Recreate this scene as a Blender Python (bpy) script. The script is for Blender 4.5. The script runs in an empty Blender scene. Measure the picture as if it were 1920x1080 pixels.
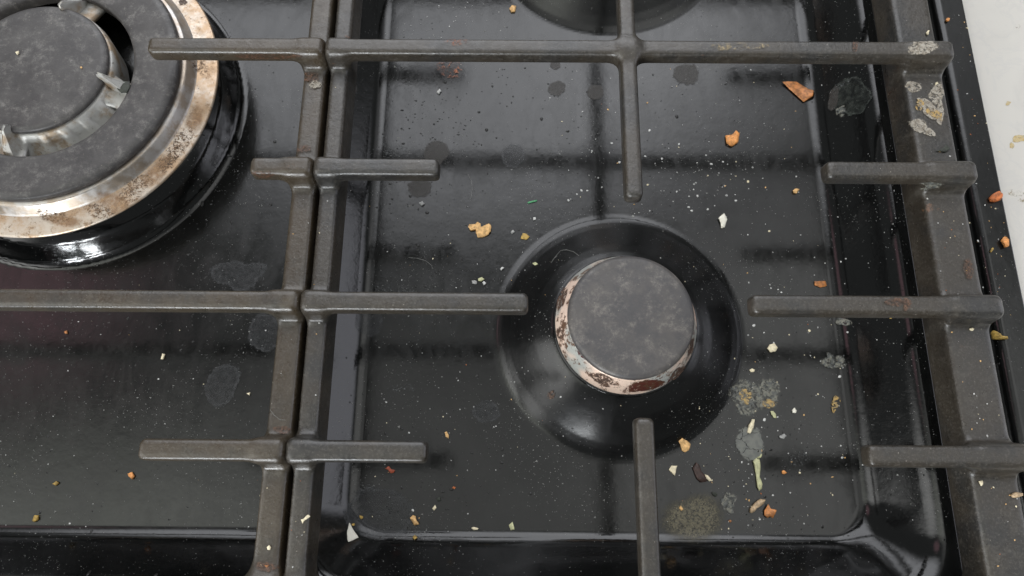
import bpy, math, random
import numpy as np
from mathutils import Vector
C = bpy.context.scene.collection
rnd = random.Random(7)
S = 0.01            # all sizes below are centimetres; the scene is in metres

# ------------------------------------------------------------------ camera
CAM = np.array([0.0, 0.0, 27.4126]); ROT = (0.277628, 0.00296, 0.008883)
cd = bpy.data.cameras.new('camera'); cam = bpy.data.objects.new('camera', cd); C.objects.link(cam)
cam.location = [v*S for v in CAM]; cam.rotation_euler = ROT
cd.sensor_width = 36; cd.lens = 24.0; cd.clip_start = 0.01; cd.clip_end = 100
cd.dof.use_dof = True; cd.dof.focus_distance = 0.255; cd.dof.aperture_fstop = 22
bpy.context.scene.camera = cam
# ------------------------------------------------------------------ room light (direction dependent surroundings)
sc = bpy.context.scene
sc.view_settings.view_transform = 'Standard'; sc.view_settings.look = 'None'
sc.view_settings.exposure = 0.0; sc.view_settings.gamma = 1.0; sc.view_settings.use_curve_mapping = False
W = bpy.data.worlds.new('World'); sc.world = W; W.use_nodes = True
wt = W.node_tree; wt.nodes.clear()
wo = wt.nodes.new('ShaderNodeOutputWorld'); wb = wt.nodes.new('ShaderNodeBackground'); wt.links.new(wb.outputs[0], wo.inputs[0])
wc = wt.nodes.new('ShaderNodeTexCoord')
BASE = (0.20, 0.21, 0.21)
# direction to the patch, inner and outer angle, colour x strength: wall, ceiling, side wall and clothes that the glossy enamel mirrors
PATCH = [((-0.12, 1.0, 0.86), 20, 34, (3.0, 3.05, 3.2)),
         ((0.36, 0.62, 0.95), 8, 22, (0.6, 0.6, 0.62)),
         ((1.0, 0.12, 0.40), 10, 26, (1.7, 1.72, 1.9)),
         ((0.42, 0.04, 1.0), 9, 21, (1.15, 1.15, 1.12)),
         ((-0.16, -0.06, 1.0), 8, 22, (0.62, 0.62, 0.60)),
         ((-0.66, -0.30, 1.1), 9, 20, (1.5, 1.55, 1.40)),
         ((-0.75, 0.28, 0.95), 3, 9, (0.95, 0.50, 0.58)),
         ((-0.84, -0.32, 0.50), 15, 27, (2.9, 2.9, 2.85)),
         ((-0.30, -1.0, 0.25), 10, 30, (0.25, 0.25, 0.27))]
acc = None
for (c, a0, a1, col) in PATCH:
    v = Vector(c).normalized()
    dp = wt.nodes.new('ShaderNodeVectorMath'); dp.operation = 'DOT_PRODUCT'
    wt.links.new(wc.outputs['Generated'], dp.inputs[0]); dp.inputs[1].default_value = v
    mr = wt.nodes.new('ShaderNodeMapRange'); mr.interpolation_type = 'SMOOTHSTEP'
    wt.links.new(dp.outputs['Value'], mr.inputs[0])
    mr.inputs[1].default_value = math.cos(math.radians(a1)); mr.inputs[2].default_value = math.cos(math.radians(a0))
    sl = wt.nodes.new('ShaderNodeVectorMath'); sl.operation = 'SCALE'; sl.inputs[0].default_value = col
    wt.links.new(mr.outputs[0], sl.inputs['Scale'])
    ad = wt.nodes.new('ShaderNodeVectorMath'); ad.operation = 'ADD'
    if acc is None: ad.inputs[0].default_value = BASE
    else: wt.links.new(acc, ad.inputs[0])
    wt.links.new(sl.outputs[0], ad.inputs[1]); acc = ad.outputs[0]
wt.links.new(acc, wb.inputs['Color']); wb.inputs['Strength'].default_value = 1.0
def area(name, loc, target, sx, sy, radiance, col=(1, 1, 1)):
    ld = bpy.data.lights.new(name, 'AREA'); ld.shape = 'RECTANGLE'; ld.size = sx; ld.size_y = sy
    ld.energy = radiance*math.pi*sx*sy; ld.color = col
    o = bpy.data.objects.new(name, ld); C.objects.link(o); o.location = loc
    o.rotation_euler = (Vector(target)-Vector(loc)).to_track_quat('-Z', 'Y').to_euler()
    return o
# the kitchen window behind the photographer: two casements and a mullion
area('window_light', (-0.92, -1.70, 0.50), (-.05, .1, 0), 0.27, 0.50, 46, (0.93, 0.97, 1))
area('window_light', (-0.54, -1.86, 0.50), (-.05, .1, 0), 0.27, 0.50, 46, (0.95, 0.98, 1))

# ------------------------------------------------------------------ camera model (pixel of the 1920x1080 photograph -> point at height z)
def rotm(rx, ry, rz):
    cx, sx, cy, sy, cz, sz = math.cos(rx), math.sin(rx), math.cos(ry), math.sin(ry), math.cos(rz), math.sin(rz)
    return np.array([[cz,-sz,0],[sz,cz,0],[0,0,1]]) @ np.array([[cy,0,sy],[0,1,0],[-sy,0,cy]]) @ np.array([[1,0,0],[0,cx,-sx],[0,sx,cx]])
MC = rotm(*ROT)
def at(px, py, z=0.0):
    d = MC @ np.array([(px-960)/1280., (540-py)/1280., -1.])
    t = (z-CAM[2])/d[2]; q = CAM+t*d
    return float(q[0]), float(q[1])

# ------------------------------------------------------------------ naming helpers
def tag(o, label=None, cat=None, group=None, kind=None):
    if label: o['label'] = label
    if cat: o['category'] = cat
    if group: o['group'] = group
    if kind: o['kind'] = kind
    return o
def empty(name, loc, label, cat, group=None):
    o = bpy.data.objects.new(name, None); C.objects.link(o); o.location = [v*S for v in loc]; o.empty_display_size = .01
    return tag(o, label, cat, group)
def link_mesh(name, me, mat, parent=None):
    o = bpy.data.objects.new(name, me); C.objects.link(o)
    if mat: me.materials.append(mat)
    if parent:
        o.parent = parent; o.location = -parent.location
    return o
def mesh(name, verts, faces, mat, parent=None, smooth=True, normals=None):
    me = bpy.data.meshes.new(name)
    v = np.asarray(verts, dtype=np.float64)*S
    if isinstance(faces, np.ndarray):
        n, k = faces.shape
        me.vertices.add(len(v)); me.vertices.foreach_set('co', v.ravel())
        me.loops.add(n*k); me.loops.foreach_set('vertex_index', faces.ravel().astype(np.int32))
        me.polygons.add(n); me.polygons.foreach_set('loop_start', np.arange(0, n*k, k, dtype=np.int32))
        me.update(calc_edges=True)
    else:
        me.from_pydata([tuple(p) for p in v], [], faces); me.update()
    me.polygons.foreach_set('use_smooth', [smooth]*len(me.polygons))
    if normals is not None: me.normals_split_custom_set_from_vertices(normals)
    return link_mesh(name, me, mat, parent)

# ------------------------------------------------------------------ material helpers
class NT:
    def __init__(s, name):
        s.m = bpy.data.materials.new(name); s.m.use_nodes = True; s.t = s.m.node_tree; s.t.nodes.clear()
        s.out = s.t.nodes.new('ShaderNodeOutputMaterial'); s.p = s.t.nodes.new('ShaderNodeBsdfPrincipled')
        s.t.links.new(s.p.outputs[0], s.out.inputs[0])
        g = s.t.nodes.new('ShaderNodeNewGeometry'); sc_ = s.t.nodes.new('ShaderNodeVectorMath'); sc_.operation = 'SCALE'
        s.t.links.new(g.outputs['Position'], sc_.inputs[0]); sc_.inputs['Scale'].default_value = 100.0
        s.co = sc_.outputs[0]; s.geo = g
    def set(s, k, v):
        if hasattr(v, 'is_linked') or hasattr(v, 'links'): s.t.links.new(v, s.p.inputs[k])
        else: s.p.inputs[k].default_value = v
    def vec(s, scale=(1, 1, 1), loc=(0, 0, 0), rot=(0, 0, 0)):
        m = s.t.nodes.new('ShaderNodeMapping'); s.t.links.new(s.co, m.inputs[0])
        m.inputs['Scale'].default_value = scale; m.inputs['Location'].default_value = loc; m.inputs['Rotation'].default_value = rot
        return m.outputs[0]
    def noise(s, scale, detail=4, rough=.55, co=None, dist=0):
        n = s.t.nodes.new('ShaderNodeTexNoise'); s.t.links.new(co or s.co, n.inputs['Vector'])
        n.inputs['Scale'].default_value = scale; n.inputs['Detail'].default_value = detail
        n.inputs['Roughness'].default_value = rough; n.inputs['Distortion'].default_value = dist
        return n.outputs[0]
    def vor(s, scale, feature='F1', co=None, out='Distance'):
        n = s.t.nodes.new('ShaderNodeTexVoronoi'); n.feature = feature; s.t.links.new(co or s.co, n.inputs['Vector'])
        n.inputs['Scale'].default_value = scale
        return n.outputs[out]
    def ramp(s, v, a, b, lo=0., hi=1., smooth=True):
        m = s.t.nodes.new('ShaderNodeMapRange'); m.interpolation_type = 'SMOOTHSTEP' if smooth else 'LINEAR'
        s.t.links.new(v, m.inputs[0])
        for i, q in enumerate((a, b, lo, hi)): m.inputs[i+1].default_value = q
        return m.outputs[0]
    def math(s, op, a, b=None):
        m = s.t.nodes.new('ShaderNodeMath'); m.operation = op
        for i, q in enumerate((a, b)):
            if q is None: continue
            if isinstance(q, (int, float)): m.inputs[i].default_value = q
            else: s.t.links.new(q, m.inputs[i])
        return m.outputs[0]
    def mix(s, f, a, b):
        m = s.t.nodes.new('ShaderNodeMix'); m.data_type = 'RGBA'
        for i, q in ((0, f), (6, a), (7, b)):
            if isinstance(q, (int, float)): m.inputs[i].default_value = q
            elif isinstance(q, tuple): m.inputs[i].default_value = (*q[:3], 1)
            else: s.t.links.new(q, m.inputs[i])
        return m.outputs[2]
    def bump(s, h, strength=.3, dist=.01, prev=None):
        b = s.t.nodes.new('ShaderNodeBump'); s.t.links.new(h, b.inputs['Height'])
        b.inputs['Strength'].default_value = strength; b.inputs['Distance'].default_value = dist*S
        if prev: s.t.links.new(prev, b.inputs['Normal'])
        return b.outputs[0]

def enamel_mat(name='black_enamel', haze=0.):
    n = NT(name)
    sx = n.t.nodes.new('ShaderNodeSeparateXYZ'); n.t.links.new(n.geo.outputs['True Normal'], sx.inputs[0])
    flat = n.ramp(sx.outputs[2], .90, .995)                        # dust settles on the level parts, slopes stay glossy
    film = n.ramp(n.noise(.35, 5, .6), .35, .7)                    # greasy film in broad patches
    fleck = n.ramp(n.vor(5.5), .06, .12, 1, 0)                     # fine dust flecks
    gate = n.ramp(n.noise(.8, 3), .40, .60)
    f1 = n.math('MULTIPLY', fleck, gate)
    fine = n.ramp(n.noise(14, 3, .7), .58, .74)
    base = n.mix(film, (.0050, .0052, .0050), (.0100, .0103, .0098))
    base = n.mix(flat, (.0026, .0028, .0028), base)
    base = n.mix(n.math('MULTIPLY', f1, .75), base, (.12, .12, .117))
    base = n.mix(n.math('MULTIPLY', fine, n.ramp(flat, 0, 1, .05, .16)), base, (.075, .075, .072))
    n.set('Base Color', base)
    smear = n.noise(.9, 7, .68, dist=1.2, co=n.vec((1, .45, 1), rot=(0, 0, .6)))
    r0 = n.ramp(smear, .3, .72, .12, .25)
    r0 = n.math('MULTIPLY', r0, n.ramp(flat, 0, 1, .55, 1.))
    n.set('Roughness', n.math('ADD', n.math('ADD', r0, n.math('MULTIPLY', n.ramp(flat, 0, .8, 1, 0), haze)), n.math('MULTIPLY', f1, .4))); n.set('Specular IOR Level', .55)
    scr = n.noise(5, 3, .6, co=n.vec((1, 14, 1), rot=(0, 0, .5)))
    b0 = n.bump(n.ramp(scr, .62, .70), .12, .004)
    b1 = n.bump(n.noise(1.6, 2), .10, .05, n.bump(n.noise(7, 4, .65), .22, .008, b0))
    b2 = n.bump(n.ramp(n.vor(2.1, co=n.vec((1, 1, 1), (3, 5, 1))), .02, .08, 1, 0), .6, .02, b1)
    n.set('Normal', b2)
    return n.m
def iron_mat(name, dark, brown, amt, gloss=.42, wear=(.12, .115, .105)):
    n = NT(name)
    big = n.ramp(n.noise(.45, 4, .6), .5-amt*.35, .75-amt*.3)
    c = n.mix(big, dark, brown)
    blot = n.ramp(n.noise(1.6, 9, .75), .5, .72)
    c = n.mix(n.math('MULTIPLY', blot, .45), c, wear)
    pit = n.ramp(n.noise(9, 3, .7), .58, .72)
    c = n.mix(n.math('MULTIPLY', pit, .5), c, tuple(q*.35 for q in dark))
    rust = n.math('MULTIPLY', n.ramp(n.noise(.9, 6, .7, co=n.vec((1, 1, 1), (9, 4, 2))), .67, .73), n.ramp(n.noise(6, 4), .42, .56))
    c = n.mix(n.math('MULTIPLY', rust, .7), c, (.15, .07, .032))
    sp = n.ramp(n.vor(4.2, co=n.vec((1, 1, 1), (1, 7, 3))), .045, .085, 1, 0)
    sp = n.math('MULTIPLY', sp, n.ramp(n.noise(1.3, 2), .5, .6))
    c = n.mix(n.math('MULTIPLY', sp, .8), c, (.33, .30, .26))
    n.set('Base Color', c)
    n.set('Roughness', n.ramp(n.noise(3, 5, .65), .25, .75, gloss-.10, gloss+.08)); n.set('Specular IOR Level', .66)
    b1 = n.bump(n.noise(9, 6, .7), .6, .016)
    b2 = n.bump(n.noise(4.0, 5, .62, dist=.4), .5, .03, b1)
    c = n.mix(n.math('MULTIPLY', n.ramp(n.noise(12, 4, .75), .50, .68), .32), c, (.14, .128, .11)); n.set('Base Color', c)
    n.set('Normal', b2)
    return n.m
def cap_mat(name, a, b, dust, ox=0):
    n = NT(name)
    c = n.mix(n.ramp(n.noise(.6, 8, .7, co=n.vec(loc=(ox, 2, 0))), .35, .68), a, b)
    hz = n.math('MULTIPLY', n.ramp(n.noise(1.5, 12, .88, co=n.vec(loc=(ox+4, 1, 0))), .48, .68), .5)
    c = n.mix(hz, c, dust)
    c = n.mix(n.math('MULTIPLY', n.ramp(n.noise(7, 5, .7), .6, .75), .6), c, tuple(q*.3 for q in a))
    c = n.mix(n.math('MULTIPLY', n.ramp(n.vor(3.5), .04, .08, 1, 0), .5), c, (.3, .27, .22))
    n.set('Base Color', c); n.set('Roughness', n.ramp(n.noise(2, 6, .7), .3, .7, .36, .56)); n.set('Specular IOR Level', .5)
    n.set('Normal', n.bump(n.noise(13, 4, .65), .35, .015, n.bump(n.noise(1.5, 3), .3, .04)))
    return n.m
def steel_mat():
    n = NT('stained_steel')
    # radial stain belt from angle and distance round the wok burner axis
    burn = n.ramp(n.noise(.7, 9, .78), .38, .60)
    c = n.mix(burn, (.54, .48, .41), (.44, .31, .20))
    c = n.mix(n.math('MULTIPLY', n.ramp(n.noise(3.6, 9, .82), .53, .61), .8), c, (.22, .14, .08))
    c = n.mix(n.ramp(n.noise(5.5, 6, .75, co=n.vec(loc=(7, 3, 1))), .64, .68), c, (.02, .017, .015))
    n.set('Base Color', c); n.set('Metallic', .75); n.set('Roughness', n.ramp(n.noise(3, 6, .7), .3, .7, .34, .55))
    n.set('Normal', n.bump(n.noise(22, 2, .5, co=n.vec((1, .25, 1))), .2, .006))
    return n.m
def shiny_steel_mat():
    n = NT('shiny_steel'); n.set('Base Color', n.mix(n.ramp(n.noise(1.2, 6, .7), .4, .6), (.50, .48, .46), (.38, .32, .26))); n.set('Metallic', .85)
    n.set('Roughness', n.ramp(n.noise(3, 4), .3, .7, .33, .48)); return n.m
def alu_mat():
    n = NT('burner_aluminium')
    c = n.mix(n.ramp(n.noise(.9, 5, .65), .45, .62), (.46, .455, .43), (.30, .225, .15))
    c = n.mix(n.math('MULTIPLY', n.ramp(n.noise(5, 5, .7), .58, .7), .7), c, (.09, .075, .06))
    n.set('Base Color', c); n.set('Metallic', .35); n.set('Roughness', .45)
    n.set('Normal', n.bump(n.noise(12, 3), .3, .012)); return n.m
def copper_mat():
    n = NT('burnt_flame_ring')
    c = n.mix(n.ramp(n.noise(.45, 3, .5, co=n.vec(loc=(2.5, 0, 0))), .46, .56), (.86, .66, .54), (.46, .47, .44))
    c = n.mix(n.ramp(n.noise(1.9, 9, .78), .52, .57), c, (.15, .085, .055))
    c = n.mix(n.ramp(n.noise(.8, 7, .75, co=n.vec(loc=(1, 6, 0))), .58, .63), c, (.07, .012, .012))
    n.set('Base Color', c); n.set('Metallic', .15); n.set('Roughness', n.ramp(n.noise(5, 3), .3, .7, .28, .5))
    n.set('Normal', n.bump(n.noise(7, 4), .4, .02)); return n.m
def marble_mat():
    n = NT('marble')
    v1 = n.ramp(n.noise(.22, 6, .6, dist=1.2), .45, .62)
    c = n.mix(n.math('MULTIPLY', v1, .55), (.58, .56, .52), (.47, .455, .43))
    vein = n.ramp(n.math('ABSOLUTE', n.math('SUBTRACT', n.noise(.5, 5, .6, dist=.8), .5)), .0, .035, 1, 0)
    c = n.mix(n.math('MULTIPLY', vein, .16), c, (.42, .42, .43))
    c = n.mix(n.math('MULTIPLY', n.ramp(n.noise(1.6, 4, .6), .72, .8), .3), c, (.52, .42, .30))
    n.set('Base Color', c); n.set('Roughness', .3); return n.m
def flat_mat(name, col, var=.35, rough=.7, scale=9, sss=0):
    n = NT(name)
    dk = tuple(q*(1-var) for q in col); lt = tuple(min(1, q*(1+var*.4)) for q in col)
    n.set('Base Color', n.mix(n.ramp(n.noise(scale, 4, .65), .35, .65), dk, lt)); n.set('Roughness', rough)
    n.set('Normal', n.bump(n.noise(scale*2, 3), .4, .02)); return n.m
def stain_mat(name, col, cover, scale, rough=.6, bumpd=.01, sharp=.05, col2=None, dist=.5, amount=1., rimline=0., soft=.16, crack=0.):
    """a dried deposit: covers its own patch as a noisy film"""
    n = NT(name)
    h = n.noise(scale, 6, .68, dist=dist)
    a = n.ramp(h, 1-cover-sharp, 1-cover+sharp)
    at_ = n.t.nodes.new('ShaderNodeAttribute'); at_.attribute_name = 'edge'
    # attribute 'edge' is 1 in the patch's middle and 0 at its rim: the film thins out raggedly there
    ee = n.math('ADD', at_.outputs['Fac'], n.math('MULTIPLY', n.noise(scale*1.7, 4, .6), .5))
    rim = n.ramp(ee, .34, .34+soft)
    a = n.math('MULTIPLY', n.math('MULTIPLY', a, rim), amount)
    if rimline:
        band = n.math('MULTIPLY', n.ramp(ee, .34, .39), n.ramp(ee, .42, .52, 1, 0))
        a = n.math('MINIMUM', n.math('ADD', a, n.math('MULTIPLY', band, rimline)), 1.0)
    if crack:
        wv = n.t.nodes.new('ShaderNodeVectorMath'); wv.operation = 'ADD'
        wn = n.t.nodes.new('ShaderNodeTexNoise'); n.t.links.new(n.co, wn.inputs['Vector']); wn.inputs['Scale'].default_value = 1.6; wn.inputs['Detail'].default_value = 5
        n.t.links.new(n.vec((1, 1, .01), (1.3, .4, 0)), wv.inputs[0]); n.t.links.new(wn.outputs['Color'], wv.inputs[1])
        cr = n.vor(crack, 'DISTANCE_TO_EDGE', co=wv.outputs[0])
        a = n.math('MULTIPLY', a, n.math('MAXIMUM', n.ramp(cr, .004, .035), .0))
    n.set('Alpha', a)
    n.set('Base Color', n.mix(n.ramp(n.noise(scale*1.4, 4), .4, .62), col, col2 or tuple(q*.65 for q in col)))
    n.set('Roughness', rough); n.set('Normal', n.bump(h, .5, bumpd)); return n.m

M = dict(enamel=enamel_mat(), dish=enamel_mat('hazy_enamel', .13),
         iron=iron_mat('cast_iron', (.020, .0193, .0182), (.033, .027, .020), .5, .35, (.092, .084, .071)),
         iron_left=iron_mat('greasy_cast_iron', (.030, .0265, .021), (.043, .031, .018), .6, .34, (.108, .092, .068)),
         cap=cap_mat('burner_cap_black', (.052, .050, .052), (.082, .075, .070), (.30, .27, .235)),
         cap2=cap_mat('wok_cap_black', (.040, .037, .037), (.070, .066, .064), (.30, .285, .265), 9),
         steel=steel_mat(), shiny=shiny_steel_mat(), alu=alu_mat(), copper=copper_mat(), marble=marble_mat(),
         hole=flat_mat('hole_shade', (.012, .01, .009)))  # near-black colour stands in for the shade inside the burner openings

# ------------------------------------------------------------------ hob surface: one height field pressed into the sheet
def rr(x, y, x0, x1, y0, y1, r):
    cx, cy, hx, hy = (x0+x1)/2, (y0+y1)/2, (x1-x0)/2, (y1-y0)/2
    qx, qy = np.abs(x-cx)-hx+r, np.abs(y-cy)-hy+r
    return np.hypot(np.maximum(qx, 0), np.maximum(qy, 0))+np.minimum(np.maximum(qx, qy), 0)-r
def sramp(t, e0=.15, e1=.12):
    """0 -> 1 ramp with rounded feet"""
    a = np.where(t < -e0, 0, np.where(t < e0, (t+e0)**2/(4*e0), t))
    u = 1-t
    b = np.where(u < -e1, 0, np.where(u < e1, (u+e1)**2/(4*e1), u))
    return np.where(t < .5, a, 1-b)
def sstep(a, b, x):
    t = np.clip((x-a)/(b-a), 0, 1); return t*t*(3-2*t)
DISH = {'small': (4.25, 5.92), 'rear': (4.2, 26.1), 'wok': (-19.62, 15.85)}
PROF = {'small': ([0, 2.6, 2.85, 3.1, 3.5, 4.0, 4.5, 4.8, 5.0, 5.2], [1.5, 1.5, 1.42, 1.28, 1.02, .66, .30, .12, .03, 0]),
        'rear': ([0, 3.0, 3.4, 3.8, 4.5, 5.2, 5.6, 5.85, 6.05], [1.5, 1.5, 1.38, 1.15, .72, .32, .12, .03, 0]),
        'wok': ([0, 5.5, 5.8, 6.05, 6.3, 6.6, 6.85, 7.1, 7.25, 7.4], [1.5, 1.5, 1.44, 1.30, 1.12, .88, .55, .2, .06, 0])}
_TAB = {}
for _k, (_r, _z) in PROF.items():
    rs = np.linspace(0, 9, 900); zz = np.interp(rs, _r, _z, right=0)
    ker = np.hanning(17); ker /= ker.sum()
    _TAB[_k] = (rs, np.convolve(np.pad(zz, 8, 'edge'), ker, 'valid'))
def H(x, y):
    x = np.asarray(x, float); y = np.asarray(y, float)
    top = 2-.85*sstep(-11, -9.5, x)*(1-sstep(-6, -3, x))*sstep(-2.6, -.6, y)
    def well(xf0, xf1, xt0, xt1, r0, r1, yf0=-2.02, yt0=-3.5):
        df = rr(x, y, xf0, xf1, yf0, 33.9, r0); dt = rr(x, y, xt0, xt1, yt0, 35.4, r1)
        den = np.maximum(df-dt, .05)
        return sramp(df/den, .22, .2)
    wr = well(-6.25, 13.45, -7.62, 15.05, 1.5, 1.9)
    wl = well(-29.0, -9.05, -30.3, -8.0, .5, .9)
    z = top*np.minimum(wr, wl)
    # groove under the outer rail of the pan support, then the rim strip
    g = sramp((x-15.62)/.30, .4, .3)*(1-sramp((x-17.85)/.50, .25, .45))
    z = z-.85*g*sstep(-4.2, -3.6, y)
    for k, (cx, cy) in DISH.items():
        r = np.hypot(x-cx, y-cy); z = z+np.interp(r, *_TAB[k], right=0)
    # rolled outer edge
    z = z-.9*sstep(19.45, 19.72, x)**2
    return z
hob = empty('gas_hob', (0, 0, 0), 'black enamelled gas hob top with pressed wells, strewn with crumbs, beside pale marble', 'gas hob')
def lines(segs):
    out = []
    for a, b, s_ in segs: out += list(np.arange(a, b-1e-6, s_))
    out.append(segs[-1][1]); return np.array(out)
gx = lines([(-31, -26, .3), (-26, 13.2, .09), (13.2, 13.8, .05), (13.8, 15.0, .1), (15.0, 18.8, .045), (18.8, 19.4, .15), (19.4, 19.74, .03)])
gy = lines([(-5.2, -3.8, .1), (-3.8, -1.4, .05), (-1.4, 24, .09), (24, 36, .25)])
X, Y = np.meshgrid(gx, gy); Z = H(X, Y)
eps = .01
NX = -(H(X+eps, Y)-H(X-eps, Y))/(2*eps); NY = -(H(X, Y+eps)-H(X, Y-eps))/(2*eps)
NN = np.stack([NX, NY, np.ones_like(NX)], -1); NN /= np.linalg.norm(NN, axis=-1, keepdims=True)
idx = np.arange(X.size).reshape(X.shape)
Q = np.stack([idx[:-1, :-1], idx[:-1, 1:], idx[1:, 1:], idx[1:, :-1]], -1).reshape(-1, 4)
fcx = ((X[:-1, :-1]+X[1:, 1:])/2).ravel(); fcy = ((Y[:-1, :-1]+Y[1:, 1:])/2).ravel()
part_id = np.zeros(len(Q), int)
for i, (k, (cx, cy)) in enumerate(DISH.items()):
    part_id[np.hypot(fcx-cx, fcy-cy) < {'small': 5.32, 'rear': 6.15, 'wok': 7.7}[k]] = i+1
P3 = np.stack([X.ravel(), Y.ravel(), Z.ravel()], -1); N3 = NN.reshape(-1, 3)
def submesh(name, sel, mat, parent):
    f = Q[sel]; u, inv = np.unique(f, return_inverse=True)
    return mesh(name, P3[u], inv.reshape(-1, 4), mat, parent, True, N3[u])
submesh('hob_plate', part_id == 0, M['enamel'], hob)
for i in (1, 2, 3): submesh('burner_dish', part_id == i, M['enamel' if i == 3 else 'dish'], hob)

# ------------------------------------------------------------------ countertop
def box_mesh(name, x0, x1, y0, y1, z0, z1, mat, parent=None):
    v = [(x, y, z) for z in (z0, z1) for y in (y0, y1) for x in (x0, x1)]
    f = [(0, 2, 3, 1), (4, 5, 7, 6), (0, 1, 5, 4), (2, 6, 7, 3), (0, 4, 6, 2), (1, 3, 7, 5)]
    return mesh(name, v, f, mat, parent, False)
tag(box_mesh('countertop', 19.3, 62, -12, 60, -2.5, 1.45, M['marble']), kind='structure')
tag(box_mesh('countertop', -60, -30.6, -12, 60, -2.5, 1.45, M['marble']), kind='structure')
tag(box_mesh('countertop', -30.6, 19.3, -12, -5.0, -2.5, 1.45, M['marble']), kind='structure')
tag(box_mesh('countertop', -30.6, 19.3, 35.9, 60, -2.5, 1.45, M['marble']), kind='structure')

# ------------------------------------------------------------------ cast iron pan supports: smooth union field, surface nets, split into parts
def sd_bar(px, py, pz, x0, x1, y0, y1, z0, z1, rp=.18, re=.15, draft=0.):
    cx, cy, hx, hy = (x0+x1)/2, (y0+y1)/2, (x1-x0)/2, (y1-y0)/2
    grow = draft*(z1-pz)
    qx, qy = np.abs(px-cx)-(hx+grow)+rp, np.abs(py-cy)-(hy+grow)+rp
    d2 = np.hypot(np.maximum(qx, 0), np.maximum(qy, 0))+np.minimum(np.maximum(qx, qy), 0)-rp
    dz = np.abs(pz-(z0+z1)/2)-(z1-z0)/2
    a, b = d2+re, dz+re
    return np.hypot(np.maximum(a, 0), np.maximum(b, 0))+np.minimum(np.maximum(a, b), 0)-re
def smin(a, b, k):
    h = np.clip(.5+.5*(b-a)/k, 0, 1); return b*(1-h)+a*h-k*h*(1-h)
def surface_net(D, ox, oy, oz, h):
    s = D < 0
    nx, ny, nz = D.shape
    cs = s[:-1, :-1, :-1].astype(np.int8)
    cnt = np.zeros((nx-1, ny-1, nz-1), np.int8)
    for i in (0, 1):
        for j in (0, 1):
            for k in (0, 1): cnt += s[i:nx-1+i, j:ny-1+j, k:nz-1+k]
    act = (cnt > 0) & (cnt < 8)
    I, J, K = np.nonzero(act)
    vid = -np.ones(act.shape, np.int64); vid[I, J, K] = np.arange(len(I))
    acc_ = np.zeros((len(I), 3)); n = np.zeros(len(I))
    cor = [(i, j, k) for i in (0, 1) for j in (0, 1) for k in (0, 1)]
    for a in cor:
        for ax in range(3):
            if a[ax]: continue
            b = list(a); b[ax] = 1
            da = D[I+a[0], J+a[1], K+a[2]]; db = D[I+b[0], J+b[1], K+b[2]]
            m = (da < 0) != (db < 0)
            t = np.where(m, da/np.where(m, da-db, 1), 0)
            p = np.array(a, float)[None, :].repeat(len(I), 0); p[:, ax] = t
            acc_[m] += p[m]; n += m
    V = acc_/n[:, None]+np.stack([I, J, K], 1)
    V = V*h+np.array([ox, oy, oz])
    F = []
    def quads(m, i, j, k, c):
        I2, J2, K2 = np.nonzero(m); I2, J2, K2 = I2+i, J2+j, K2+k
        flip = D[I2, J2, K2] >= 0
        ids = [vid[I2+a, J2+b, K2+d] for a, b, d in c]
        q = np.stack(ids, 1); q[flip] = q[flip][:, ::-1]; return q
    F.append(quads(s[:-1, 1:-1, 1:-1] != s[1:, 1:-1, 1:-1], 0, 1, 1, [(0, -1, -1), (0, 0, -1), (0, 0, 0), (0, -1, 0)]))
    F.append(quads(s[1:-1, :-1, 1:-1] != s[1:-1, 1:, 1:-1], 1, 0, 1, [(-1, 0, -1), (-1, 0, 0), (0, 0, 0), (0, 0, -1)]))
    F.append(quads(s[1:-1, 1:-1, :-1] != s[1:-1, 1:-1, 1:], 1, 1, 0, [(-1, -1, 0), (0, -1, 0), (0, 0, 0), (-1, 0, 0)]))
    F = np.concatenate(F); F = F[(F >= 0).all(1)]
    G = np.stack(np.gradient(D, h), -1)
    f = (V-np.array([ox, oy, oz]))/h; i0 = np.clip(np.floor(f).astype(int), 0, np.array(D.shape)-2); t = f-i0
    N = 0
    for a in cor:
        w = np.prod([t[:, q] if a[q] else 1-t[:, q] for q in range(3)], 0)
        N = N+w[:, None]*G[i0[:, 0]+a[0], i0[:, 1]+a[1], i0[:, 2]+a[2]]
    N /= np.linalg.norm(N, axis=1, keepdims=True)+1e-9
    return V, F, N
ROW = [15.95, 10.93, 5.91, .93]
ZT, ZF, ZR0, ZR1 = 5.0, 4.36, 2.95, 4.18
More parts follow.
